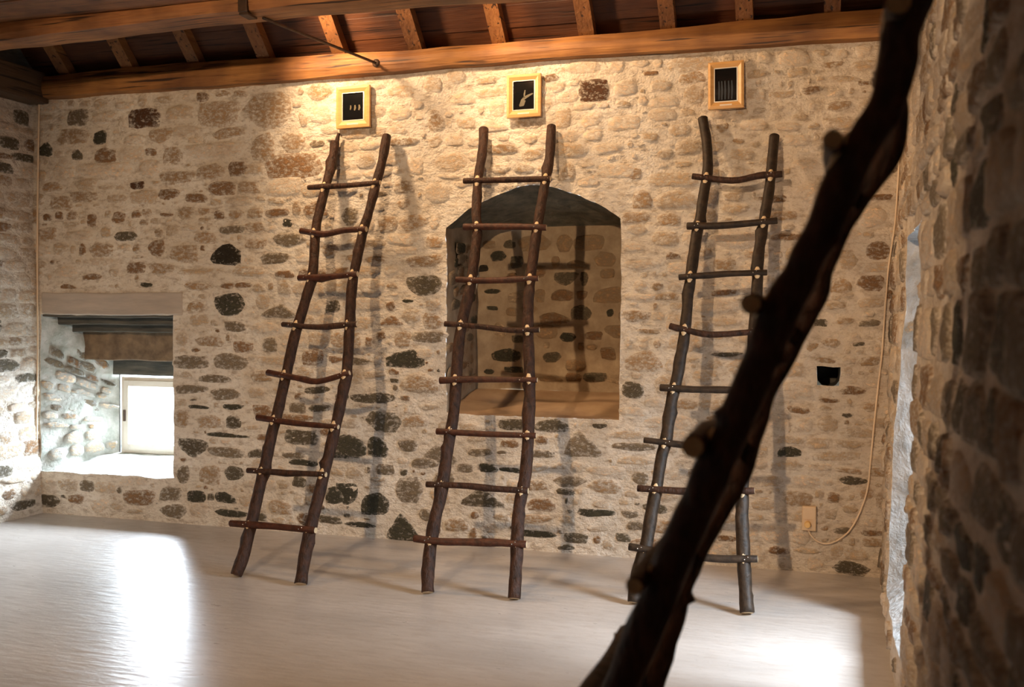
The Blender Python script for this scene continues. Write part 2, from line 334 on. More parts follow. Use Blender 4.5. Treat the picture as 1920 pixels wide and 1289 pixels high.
# ------------------------------------------------------------------ stones
TONE = {'R': ((.085, .042, .022), .80), 'K': ((.030, .026, .018), 1.0), 'D': ((.055, .055, .040), .92), 'd': ((.095, .085, .062), .80), 'G': ((.165, .14, .105), .74),
        'B': ((.20, .125, .07), .70), 'b': ((.29, .205, .125), .56), 'T': ((.40, .32, .23), .50), 'L': ((.53, .45, .36), .40)}
def stone_geo(fn, u, v, w, h, tone, rnd, shape='r', lift=None, rot=0.0):
    n = 12; col, cov = TONE[tone]; j = rnd.uniform(.85, 1.15); col = tuple(c*j for c in col)
    lift = lift if lift is not None else rnd.uniform(.004, .013)
    if tone in 'KDd': lift *= .5
    w *= 1.22; h *= 1.22; out = []
    nc = 3 if shape == 't' else 6 if shape == 'x' else rnd.choice((4, 4, 5, 5, 6))
    if shape == 't': C_ = [(-1.02, -.95), (1.02, -.95), (rnd.uniform(-.3, .3), 1.05)]
    elif nc == 4: C_ = [(-1, -1), (1, -1), (1, 1), (-1, 1)]
    elif nc == 5: C_ = [(-1, -1), (1, -1), (1.02, .35), (rnd.uniform(-.3, .5), 1.08), (-.98, .5)] if rnd.random() < .6 else [(-1, .8), (-.95, -.5), (rnd.uniform(-.4, .3), -1.1), (1.02, -.4), (1, .9)]
    else: C_ = [(-1.05, 0), (-.6, -1), (.6, -1), (1.05, 0), (.6, 1), (-.6, 1)]
    C_ = [(x+rnd.uniform(-.20, .14)*(1 if x > 0 else -1), y+rnd.uniform(-.24, .12)*(1 if y > 0 else -1)) for x, y in C_]
    per = []
    for i in range(nc):
        a, b = C_[i], C_[(i+1) % nc]; per += [(a[0]+(b[0]-a[0])*k/12, a[1]+(b[1]-a[1])*k/12) for k in range(12)]
    sm = [(sum(per[(i+k) % len(per)][0] for k in range(-3, 4))/7, sum(per[(i+k) % len(per)][1] for k in range(-3, 4))/7) for i in range(len(per))]
    for i in range(n):
        x, y = sm[int(i*len(sm)/n)]; q = 1+rnd.uniform(-.07, .06); out.append((x*q*w/2, y*q*h/2))
    cr, sr = math.cos(rot), math.sin(rot); out = [(x*cr-y*sr, x*sr+y*cr) for x, y in out]
    V = []; A = []
    for k, o_, a in ((1.0, -.006, -.25), (.86, lift*.8, cov*.70), (.5, lift, cov)):
        for x, y in out:
            V.append(fn(u+x*k, v+y*k, o_+(rnd.uniform(-.003, .003) if k < 1 else 0))); A.append((*col, max(0, a)))
    V.append(fn(u, v, lift+.001)); A.append((*col, cov)); F = []
    for r in range(2):
        for i in range(n): i2 = (i+1) % n; F.append((r*n+i, r*n+i2, (r+1)*n+i2, (r+1)*n+i))
    for i in range(n): F.append((2*n+i, 2*n+(i+1) % n, 3*n))
    return V, F, A
def put_attr(me, A):
    at_ = me.color_attributes.new('tone', 'FLOAT_COLOR', 'POINT'); at_.data.foreach_set('color', [c for a in A for c in a])
def lay(wall, fn, L_, rnd, offset=(0, 0, 0), limit=300, mat=STONE, cam_far=None):
    L_ = sorted(L_, key=lambda s: -(s[2]*s[3])/(cam_far(s) if cam_far else 1))
    VV = []; FF = []; AA = []
    for i, s in enumerate(L_):
        V, F, A = stone_geo(fn, *s[:5], rnd, s[5] if len(s) > 5 else 'r')
        if i < limit:
            o = mesh('stone', V, F, mat, wall); o.location = offset; put_attr(o.data, A)
        else:
            b = len(VV); VV += V; FF += [tuple(x+b for x in f) for f in F]; AA += A
    if VV:
        o = mesh('small_stones', VV, FF, mat, wall); o.location = offset; put_attr(o.data, AA); o['kind'] = 'stuff'
def fill(u0, u1, v0, v1, taken, rnd, tonef, hs=(.075, .14), ws=(.12, .34), skip=.06):
    out = []; v = v0+rnd.uniform(0, .02)
    while v < v1:
        H = rnd.uniform(*hs); u = u0-rnd.uniform(0, .2)
        while u < u1:
            W = rnd.uniform(*ws)
            for W2, H2 in ((W, H), (W*.55, H*.9), (W*.4, H*.6)):
                cu, cv = u+W2/2, v+H/2+rnd.uniform(-.012, .012)
                if not any(abs(cu-t[0]) < (W2+t[2])/2+.008 and abs(cv-t[1]) < (H2+t[3])/2+.004 for t in taken):
                    if rnd.random() > skip: s = (cu, cv, W2-.018, H2-.018, tonef(cu, cv, rnd)); out.append(s)
                    break
            else: W2 = .05
            u += W2+rnd.uniform(.004, .03)
        v += H+.006
    return out
# stones read from the photograph: (crop origin), then x,y,w,h,tone[,shape] in thirds of a pixel
CROPS = [((0, 0), """810 665 160 100 R|435 665 120 90 G|580 665 130 70 L|1015 625 150 80 T|1215 645 220 130 b|1500 620 270 190 b x|920 560 100 40 T|1140 550 70 50 B|1250 525 80 40 b|1350 525 80 40 b
410 770 160 80 b|560 775 70 70 D|755 775 110 60 L|900 760 140 90 b|1045 735 140 60 L|1290 750 170 60 b|1475 820 130 150 b|1650 800 150 110 b x|250 840 80 90 D|590 870 130 90 B|440 870 60 60 d|745 870 140 90 L|855 855 60 40 B|975 870 100 100 b|1210 850 300 80 L
590 955 320 70 L|845 950 110 100 L|1180 965 150 90 b|1000 1000 180 80 b|1330 945 110 80 B|1430 950 110 60 T|1660 930 290 130 B|290 1050 100 50 b|490 1045 120 70 T|770 1040 80 40 R|810 1110 150 80 T|1250 1060 130 70 B|1400 1055 110 60 b|950 1090 110 70 B|350 1140 110 80 b|480 1110 150 60 b|1100 1120 120 50 B|1330 1130 150 50 L
520 1240 50 70 B|670 1225 70 60 B|830 1200 50 40 b|1230 1210 50 50 B|1330 1210 80 50 b|1430 1200 80 50 b|1560 1195 130 50 B|1620 1255 60 50 D|360 950 120 110 L|930 1205 80 25 B|1800 520 150 90 b|1790 810 90 40 G|1800 640 100 110 L|1860 730 90 50 L|1600 1050 180 90 L|700 600 90 60 L"""),
((0, 430), """450 40 160 50 L|700 40 130 45 d|880 110 90 100 B|1040 135 160 100 b|1270 145 160 115 K|1150 50 110 60 b|1300 5 130 40 G|1440 85 120 50 b|1625 60 180 70 G|1540 165 170 60 G|760 220 100 70 B|910 225 140 80 b|370 240 120 70 L|515 265 90 40 B|1130 240 250 40 T|1400 240 200 60 T|1610 255 100 40 B
265 325 80 35 K|385 328 90 25 B|670 330 100 40 B|820 315 70 30 D|950 315 110 60 G|1120 325 140 40 b|1300 425 190 140 D|1105 435 90 60 b|1480 410 80 80 T|1580 460 230 80 G t|1060 545 200 50 b|1320 545 110 50 G|1490 560 160 60 L|1000 630 80 50 B|1180 630 140 60 b|1370 660 110 60 B|1520 655 80 70 G|1290 745 180 110 G|1080 745 180 70 G|1560 740 220 50 T|1200 840 170 40 G|1020 830 90 50 L|1470 830 100 60 b|1065 910 190 70 G|1265 925 170 70 G x|1440 920 90 60 T|1110 1000 100 20 D|1310 1000 110 35 D|1470 1030 120 90 B|1310 1085 80 60 d|1180 1080 130 80 b|1020 1070 80 100 b|1670 1000 110 60 G|1800 1010 110 40 d|1080 1225 150 110 d|1280 1160 200 25 D|1480 1170 80 40 B|1270 1255 200 50 G|1700 1170 170 100 d|1780 905 120 50 d|1870 430 80 80 d|1650 1275 120 40 G|1860 120 90 60 b"""),
((640, 430), """470 180 220 60 b|460 315 190 110 d|370 400 60 20 D|280 515 150 60 B t|390 490 90 90 T|490 605 170 60 G|345 730 210 90 D|450 870 210 110 b|190 820 110 40 T|100 740 130 40 G|180 950 250 60 d|240 1080 180 110 d|420 1085 130 60 b|380 1215 100 70 G|60 1220 180 140 D|205 1220 110 110 D|560 1255 220 130 G t|220 600 50 60 B|340 60 170 60 L|370 120 130 50 L|500 1000 120 40 T|470 700 90 60 L
950 1095 130 60 d|1190 1105 180 70 d|1130 1190 80 50 B|940 1210 100 40 B|1370 1210 250 160 G t|1450 1105 80 30 d|1660 490 150 70 b|1700 740 220 100 b|1640 905 130 90 d|1680 380 160 40 L|1830 380 150 40 b|1870 150 70 40 B|1720 575 120 30 b|1640 1020 160 50 L|1760 970 90 60 L|1700 200 200 60 L|1640 100 110 50 L|1780 490 60 50 L"""),
((1280, 430), """1100 120 130 100 B|1060 310 150 90 B|890 310 120 80 b|780 525 60 40 d|910 520 90 40 b|1050 530 110 40 G|830 640 100 50 b|990 650 60 20 d|960 910 140 50 B|820 965 110 20 B|650 1020 110 50 B|920 1050 60 30 d|600 1255 130 60 D|1060 1000 80 50 b|1155 365 50 50 B|230 355 130 30 B|230 200 120 80 b|580 50 160 35 B|250 700 160 30 d|620 140 80 80 T|800 740 120 30 b|1050 745 110 50 b|1080 870 110 50 L|760 850 60 60 L|930 170 100 100 T|700 420 150 40 T|850 430 110 40 T|1050 420 130 50 T|250 520 170 50 T|130 830 150 60 T|1090 1090 120 50 T|1000 1150 150 40 T"""),
((640, 0), """1430 510 165 115 R|1180 440 90 40 B|340 510 140 60 T|520 480 90 80 T|820 450 100 40 T|680 560 130 60 L|530 670 80 130 b|700 690 110 60 T|350 800 160 45 b|900 840 160 60 b|620 910 160 100 T|1270 970 80 90 b|1730 415 80 25 B|1790 480 120 60 T|1590 500 110 80 L|1810 580 150 50 L|1250 660 80 120 T|1560 960 200 80 L|1740 780 80 50 T|1850 1240 130 80 b|1660 1220 130 60 b|1820 870 100 50 T|1590 700 160 80 L|50 1220 90 100 G|200 1100 110 40 G|420 930 90 90 L|540 1090 150 100 L|1400 1020 110 60 L|1650 980 90 60 b|1500 840 150 60 L|350 1150 70 50 b"""),
((1280, 0), """720 510 130 45 B|840 365 120 40 b|870 600 150 60 b|1020 470 80 30 B|900 450 180 40 T|620 320 170 90 L|1140 965 130 70 B|1090 1110 150 30 B|650 790 120 60 L|330 870 120 60 T|500 1120 150 40 B|90 690 90 50 L|400 700 150 60 L|660 660 90 40 T|690 930 140 60 L|1070 850 120 60 T|1150 720 80 50 L|300 1180 160 50 T|560 530 130 40 T|330 400 30 30 L|560 1220 150 50 b"""),
((0, 860), """1030 95 80 110 G|1180 90 110 100 b|1320 85 110 80 d|1100 215 100 60 D|1270 220 110 60 D|780 220 160 90 B|430 230 80 50 B|1300 310 200 40 D|1680 130 80 60 d|1700 20 160 40 D|1880 200 90 110 D|1580 270 130 90 b|1850 345 130 50 d|1750 240 60 50 T"""),
((640, 860), """180 255 160 140 D|390 185 160 150 G x|350 385 250 160 D t|30 190 120 130 D|100 375 180 35 D|790 215 260 130 d t|830 55 100 50 D|700 55 90 50 G|470 20 150 60 G|640 370 130 80 b|480 320 70 60 G|1100 150 120 60 b|1280 130 160 60 G|1680 110 90 70 G|1130 260 140 80 B|1430 310 200 45 D|1620 320 90 50 G|1100 425 200 40 D|1320 450 120 50 d|1260 500 100 40 d|1580 450 80 50 d|1490 160 180 80 b|950 65 110 30 D|250 60 100 60 G|1640 200 90 40 T|1100 340 160 50 b|1440 400 110 40 T|850 390 110 50 T|900 470 130 50 T"""),
((1280, 860), """950 620 190 80 d|540 515 120 45 B|960 125 150 50 d|850 225 60 60 B|1070 415 120 40 B|900 410 80 40 G|250 450 100 40 B|930 70 130 30 b|1030 200 80 60 b|870 520 60 60 T|750 600 90 90 L|980 540 140 60 T|250 330 130 60 T|300 150 110 50 T|840 320 70 50 T|150 400 120 40 T|500 130 110 60 T|450 250 110 60 T""")]
rs = random.Random(5); LST = []
for (ox, oy), txt in CROPS:
    for it in txt.replace('\n', '|').split('|'):
        q = it.split(); x, y, W, H = [float(v)/3 for v in q[:4]]
        c = at(ox+x, oy+y); l = at(ox+x-W/2, oy+y); r = at(ox+x+W/2, oy+y); t = at(ox+x, oy+y-H/2); b = at(ox+x, oy+y+H/2)
        LST.append((c.x, c.z, r.x-l.x, t.z-b.z, q[4], q[5] if len(q) > 5 else 'r'))
def clash(s, R, m=.0): return R[0]-m < s[0]+s[2]/2 and s[0]-s[2]/2 < R[1]+m and R[2]-m < s[1]+s[3]/2 and s[1]-s[3]/2 < R[3]+m
NICB = (NIC[0], NIC[1], NIC[2], NIC[3]+.27)
OPEN = [EMB, NICB, HOLE, (EMB[0], at(343, 570).x, 1.60, 1.82)]
LST = [s for s in LST if not any(clash(s, R) for R in (EMB, HOLE, OPEN[3])) and not clash(s, (NIC[0]+.02, NIC[1]-.02, NIC[2]+.02, NIC[3]+.12))]
def tone_back(u, v, r):
    k = r.random()
    if u > -1.0: return 'b' if k < .12 else ('T' if k < .6 else 'L')
    if v < 1.3: return 'd' if k < .12 else 'G' if k < .28 else 'B' if k < .4 else 'T' if k < .8 else 'L'
    if v > 2.6: return 'T' if k < .3 else 'L'
    return 'B' if k < .12 else 'b' if k < .35 else ('T' if k < .7 else 'L')
RECT = [((R[0]+R[1])/2, (R[2]+R[3])/2, R[1]-R[0], R[3]-R[2]) for R in OPEN]
extra = fill(-6.05, .42, .03, 3.30, LST+RECT, rs, tone_back, skip=.02)
extra += fill(-6.05, .42, .05, 3.30, LST+RECT+extra, rs, tone_back, hs=(.05, .08), ws=(.08, .18), skip=.1)
lay(WB, BACK, LST+extra, rs, limit=299)
# niche back
NL = []
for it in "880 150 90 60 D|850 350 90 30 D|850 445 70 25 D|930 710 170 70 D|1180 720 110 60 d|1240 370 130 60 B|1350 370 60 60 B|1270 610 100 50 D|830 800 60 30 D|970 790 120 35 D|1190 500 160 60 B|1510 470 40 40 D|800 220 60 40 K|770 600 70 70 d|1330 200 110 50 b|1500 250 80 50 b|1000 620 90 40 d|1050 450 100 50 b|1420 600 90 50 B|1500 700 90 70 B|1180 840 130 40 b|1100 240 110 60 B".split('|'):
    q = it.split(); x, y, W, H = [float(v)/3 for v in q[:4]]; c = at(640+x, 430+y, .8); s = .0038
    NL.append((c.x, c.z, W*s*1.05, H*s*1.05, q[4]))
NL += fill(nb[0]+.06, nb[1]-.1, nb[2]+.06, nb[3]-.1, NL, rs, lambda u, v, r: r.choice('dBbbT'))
NL = [s for s in NL if s[0]+s[2]/2 < nb[1]-.01 and s[0]-s[2]/2 > nb[0]+.01 and s[1]+s[3]/2 < nb[3]]
# stones of the reveal seen in the left recess, of the niche's left reveal, of both side walls and of the right recess
def bil(p00, p10, p01, p11, nrm):
    p00, p10, p01, p11, nrm = map(Vector, (p00, p10, p01, p11, nrm))
    return lambda u, v, off=0.0: (p00.lerp(p10, u).lerp(p01.lerp(p11, u), v))+nrm*(off+.012*n1((u*.8, v, 1), 4, 3))
EMBL = bil((-6.08, 0, .345), (-5.84, .66, .425), (-6.08, 0, 1.622), (-5.84, .66, 1.225), (.94, -.34, 0))
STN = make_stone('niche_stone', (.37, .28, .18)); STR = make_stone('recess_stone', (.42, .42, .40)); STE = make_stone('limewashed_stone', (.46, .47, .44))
def norm_lay(wall, fn, su, sv, tonef, n_off, mt=None, **k):
    sc = lambda u, v, off=0.0: fn(u/su, v/sv, off+.006)
    S = [s for s in fill(.03, su-.03, .04, sv-.03, [], rs, tonef, **k) if s[0]-s[2]/2 > .01 and s[0]+s[2]/2 < su-.01 and s[1]-s[3]/2 > .0 and s[1]+s[3]/2 < sv-.01]
    lay(wall, sc, S, rs, offset=n_off, mat=mt or STONE)
norm_lay(WB, EMBL, .70, 1.27, lambda u, v, r: r.choice('GbTTLLL') if v < .85 else r.choice('dGGB'), (0, 0, 0), mt=STE, ws=(.10, .22))  # upper stones picked darker: the shade under the lintel is put into their tones
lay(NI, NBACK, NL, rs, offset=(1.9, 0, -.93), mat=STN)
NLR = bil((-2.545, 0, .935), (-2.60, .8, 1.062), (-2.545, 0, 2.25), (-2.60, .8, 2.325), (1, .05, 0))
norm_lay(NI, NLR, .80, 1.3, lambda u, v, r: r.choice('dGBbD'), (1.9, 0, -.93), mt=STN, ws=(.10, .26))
RRV = bil((.40, -1.02, .20), (1.30, -1.50, .85), (.43, -1.02, 2.02), (1.30, -1.50, 1.95), (-.4, -.9, 0))
norm_lay(RI, RRV, 1.0, 1.9, lambda u, v, r: r.choice('LTGGd') if v < 1.2 else r.choice('GdTb'), (-.4, 1.6, -.1), mt=STR)
LL = fill(-2.2, -.06, .05, 3.2, [], rs, lambda u, v, r: r.choice('dBbTTTLLLL'))
lay(WL, LEFT, LL, rs)
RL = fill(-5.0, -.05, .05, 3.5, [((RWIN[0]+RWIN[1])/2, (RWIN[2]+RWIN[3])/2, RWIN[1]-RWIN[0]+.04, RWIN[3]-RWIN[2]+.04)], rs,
          lambda u, v, r: r.choice('DdGGBTT') if u < -3.3 else r.choice('GBbTTLLL'), ws=(.14, .38), hs=(.09, .2))  # darker stones on the near stretch paint in its shade
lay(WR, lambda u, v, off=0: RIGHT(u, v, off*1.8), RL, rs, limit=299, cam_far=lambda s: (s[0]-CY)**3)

# ------------------------------------------------------------------ roof and beams
RF = tag(empty('ceiling', (-2.8, 0, 3.5)), kind='structure')
def roofz(y): return 3.66-(y+.05)
BY = []
k = 0; yy = .32
while yy > -1.55:
    w_ = .112+.01*math.sin(k*2.3); ya, yb = yy, yy-w_
    V = []
    xs_ = lin(-6.25, .65, 8); th = .025; o_ = .004*((k*7) % 3)
    for x in xs_:
        for (y, z) in ((ya-.003, roofz(ya)+o_), (yb+.001, roofz(yb)+o_), (yb+.001, roofz(yb)+o_+th), (ya-.003, roofz(ya)+o_+th)):
            V.append((x, y, z+.003*n1((x, y, 0), 1.2, k)))
    F = []
    for i in range(len(xs_)-1):
        for j in range(4): a = i*4+j; b = i*4+(j+1) % 4; F.append((a, b, b+4, a+4))
    F += [(3, 2, 1, 0), tuple(len(V)-4+q for q in range(4))]
    keep(mesh('roof_board', V, F, BOARD, smooth=False), RF); yy -= w_; k += 1
keep(mesh('upper_roof', [(-6.3, -1.5, roofz(-1.5)+.03), (.8, -1.5, roofz(-1.5)+.03), (.8, -4.75, 8.4), (-6.3, -4.75, 8.4), (-6.3, -9.7, 3.4), (.8, -9.7, 3.4)], [(0, 1, 2, 3), (3, 2, 5, 4)], OAKD, smooth=False), RF)
keep(mesh('eaves_board', [(-6.4, .30, 3.2), (.9, .30, 3.2), (.9, .34, 3.5), (-6.4, .34, 3.5)], [(0, 1, 2, 3)], BOARD, smooth=False), RF)
for i, x in enumerate([-5.80, -5.20, -4.60, -3.995, -3.38, -2.79, -2.155, -1.54, -.99, -.495, .04]):
    hw = .052+.006*math.sin(i*3.1); V = []; ys = lin(.15, -2.4, 8)
    for y in ys:
        dx = .012*n1((x, y, 0), 1.5, i)
        for sx, dz in ((-hw, -.115), (hw, -.115), (hw, -.005), (-hw, -.005)): V.append((x+sx+dx, y, roofz(y)+dz))
    F = [(3, 2, 1, 0), tuple(len(V)-4+q for q in range(4))]
    for q in range(8):
        for j in range(4): a = q*4+j; b = q*4+(j+1) % 4; F.append((a, b, b+4, a+4))
    keep(mesh('rafter', V, F, RAFT, smooth=False), RF)
def beam(name, xs_, ysec, zfun, mat, parent=None, amp=.012, seedb=0):
    """hewn timber along x; ysec=(y_front,y_back); zfun(x) -> (z_bottom,z_top)"""
    V = []; n = 12
    for x in xs_:
        zb, zt = zfun(x); yf, yb = ysec; yc = (yf+yb)/2; hy = abs(yb-yf)/2; zc = (zb+zt)/2; hz = (zt-zb)/2
        for i in range(n):
            t = 2*math.pi*(i+.5)/n; e = 5.5; r = (abs(math.cos(t))**e+abs(math.sin(t))**e)**(-1/e)
            p = Vector((x, yc+math.cos(t)*r*hy, zc+math.sin(t)*r*hz))
            p.y += amp*n1(p, 2.4, seedb+1); p.z += amp*n1(p, 2.8, seedb+2); V.append(p)
    F = [tuple(range(n)), tuple(len(V)-1-q for q in range(n))]
    for a in range(len(xs_)-1):
        for i in range(n): i2 = (i+1) % n; F.append((a*n+i, a*n+i2, (a+1)*n+i2, (a+1)*n+i))
    o = mesh(name, V, F, mat, smooth=False)
    return o
tag(beam('wall_plate', lin(-6.2, .62, 60), (-.085, .22), lambda x: (3.36-.01*math.sin(x), 3.535+.02*math.sin(x*1.2+1)), OAK), 'long orange hewn oak beam lying on top of the stone wall', 'beam')
tag(beam('tie_beam', lin(-6.2, .55, 50), (-1.25, -1.0), lambda x: (3.43+.055*math.exp(-((x+3.1)/1.9)**2), 3.56+.055*math.exp(-((x+3.1)/1.9)**2)), OAKT, seedb=5), 'brown oak crossbeam under the loft boards, in front of the roof gap', 'beam')
o = mesh('side_beam', [], [], OAKL); bpy.data.objects.remove(o)
sb = box('side_beam', (-6.3, -9.4, 3.32), (-5.98, .0, 3.56), OAKL, None, .015, .012, (1, 14, 1)); tag(sb, 'near-black beam running along the top of the left wall', 'beam')
# loft boards overhead
LB = tag(empty('ceiling_loft', (-2.8, -5, 3.62)), kind='structure'); yy = -1.02; k = 0
while yy > -9.5:
    w_ = .19+.02*math.sin(k*1.7)
    b = box('loft_board', (-6.2, yy-w_+.006, 3.56+.055*(k == 0)+.006*(k % 2)), (.7, yy, 3.60+.055*(k == 0)+.006*(k % 2)), OAKT, None, 0, .008, (10, 1, 1)); keep(b, LB); yy -= w_; k += 1
# ------------------------------------------------------------------ round timber
def crom(P, n):
    P = [P[0]*2-P[1]]+P+[P[-1]*2-P[-2]]; out = []
    for i in range(1, len(P)-2):
        for k in range(n):
            t = k/n; a, b, c, d = P[i-1:i+3]
            out.append(.5*((2*b)+(c-a)*t+(2*a-5*b+4*c-d)*t*t+(3*b-a-3*c+d)*t**3))
    out.append(P[-2]); return out
def tube(name, P, r0, r1, mats, parent, sub=6, ns=10, amp=.08, seed=0, knots=2, bow=None):
    pts = crom([Vector(p) for p in P], sub); n = len(pts); V = []; F = []; mi = []; rnd = random.Random(seed)
    kn = [(rnd.randrange(2, max(3, n-2)), rnd.uniform(0, 6.28), rnd.uniform(.25, .5)) for _ in range(knots)]
    up = Vector((0, 1, .2)).normalized(); 
    for i, p in enumerate(pts):
        tg = (pts[min(i+1, n-1)]-pts[max(i-1, 0)]).normalized(); a = tg.cross(up)
        if a.length < .3: a = tg.cross(Vector((1, 0, 0)))
        a.normalize(); b = tg.cross(a).normalized(); r = r0+(r1-r0)*i/(n-1)
        for k in range(ns):
            t = 2*math.pi*k/ns; q = r*(1+amp*n1(p, 11, seed+k*.0)+amp*.6*n1((p.x+math.cos(t)*.1, p.y, p.z+math.sin(t)*.1), 24, seed))
            for (ki, kt, ka) in kn:
                d2 = abs(i-ki); dt = abs((t-kt+math.pi) % (2*math.pi)-math.pi)
                if d2 <= 1 and dt < .9: q *= 1+ka*(1-d2*.55)*(1-dt/.9)
            V.append(p+(a*math.cos(t)+b*math.sin(t))*q)
    for i in range(n-1):
        for k in range(ns): k2 = (k+1) % ns; F.append((i*ns+k, i*ns+k2, (i+1)*ns+k2, (i+1)*ns+k)); mi.append(0)
    for s in (0, n-1):                         # sawn ends, slightly chamfered
        c = sum((V[s*ns+k] for k in range(ns)), Vector())/ns; tg = (pts[1]-pts[0]) if s == 0 else (pts[-2]-pts[-1]); tg.normalize()
        b0 = len(V)
        for k in range(ns): V.append(c+(V[s*ns+k]-c)*.88-tg*.004)
        for k in range(ns):
            k2 = (k+1) % ns; f = (s*ns+k, s*ns+k2, b0+k2, b0+k); F.append(f if s else f[::-1]); mi.append(0)
        f = tuple(b0+k for k in range(ns)); F.append(f if s else f[::-1]); mi.append(1)
    o = mesh(name, V, F, mats); o.data.polygons.foreach_set('material_index', mi)
    o.data.polygons.foreach_set('use_smooth', [m == 0 for m in mi])
    if parent is not None: keep(o, parent)
    return o, pts
def blob(name, c, ax, mat, up, parent, n=8, m=5):
    """small ellipsoid: ax = three radius vectors"""
    V = []; F = []
    for j in range(m+1):
        ph = math.pi*j/m
        for k in range(n):
            t = 2*math.pi*k/n; V.append(c+ax[0]*math.sin(ph)*math.cos(t)+ax[1]*math.sin(ph)*math.sin(t)+ax[2]*math.cos(ph))
    for j in range(m):
        for k in range(n): k2 = (k+1) % n; F.append((j*n+k, j*n+k2, (j+1)*n+k2, (j+1)*n+k))
    o = mesh(name, V, F, mat); return o
def subpart(o, part, root):                    # a piece of a part; every part sits at minus its thing's location
    o.parent = part; o.location = (0, 0, 0); return o
def nearest_on(pts, q):
    best = None
    for a, b in zip(pts[:-1], pts[1:]):
        t = max(0, min(1, (q-a).dot(b-a)/max(1e-9, (b-a).length_squared))); p = a.lerp(b, t); d = (p-q).length
        if best is None or d < best[0]: best = (d, p, (b-a).normalized())
    return best[1], best[2]
def ladder(base, rails, rungs, nrm, label, seed, rail_mat, rung_mat, rr=(.038, .032), rg=.0205, end_mat=None, fork=False):
    """rails: two lists of points, foot first; rungs: lists of points; nrm: unit vector from the rail towards the climber"""
    root = tag(empty('pole_ladder', base), label, 'ladder', 'rustic pole ladders'); R = []
    for i, P in enumerate(rails):
        o, pts = tube('rail', P, rr[0], rr[1], [rail_mat, end_mat or PALEWOOD], root, seed=seed+i, knots=9, ns=14, amp=.13); R.append((o, pts))
        if fork and i == 0:
            e = pts[-1]; d = (pts[-1]-pts[-6]).normalized()
            q, _ = tube('rail_fork', [e-d*.10+Vector((.012, 0, 0)), e+Vector((.022, -.0, .02)), e+Vector((.034, 0, .065))], .019, .012, [rail_mat, PALEWOOD], None, sub=3, seed=99, knots=0); subpart(q, o, root)
    for i, P in enumerate(rungs):
        P = [Vector(p)+nrm*(rr[0]*.62+rg*.35) for p in P]
        ro, pts = tube('rung', P, rg*(1+.12*math.sin(i*2.1+seed)), rg*(.92+.1*math.cos(i+seed)), [rung_mat if i % 3 else BARK, end_mat or PALEWOOD], root, seed=seed*31+i, knots=2, ns=10, sub=4)
        for rail, rp in R:
            mid = min(pts, key=lambda p: (nearest_on(rp, p)[0]-p).length); c, tg = nearest_on(rp, mid); side = tg.cross(nrm).normalized()
            s = blob('notch', c+nrm*(rr[0]*.72), (side*.020, nrm*.013, tg*.046), PALEWOOD, None, None); subpart(s, rail, root)
            fr = mid+nrm*(rg*.98)
            for dx in (-.009, .010):
                s = blob('screw', fr+side*dx+tg*(.006 if dx > 0 else -.006), (side*.0045, nrm*.004, tg*.0045), STEEL, None, None, 6, 4); subpart(s, ro, root)
    return root
def plane_of(feet, tops):
    A = [at_floor(*f) for f in feet]+[at(*t, -.055) for t in tops]
    c = sum(A, Vector())/4; M_ = np.array([list(a-c) for a in A]); n = Vector(np.linalg.svd(M_)[2][2])
    return (c, n if n.y > 0 else -n)
def onp(pl, px, py, off=0.0):
    c, n = pl; d = wray(px, py); return CP+d*((c-CP).dot(n)/d.dot(n))
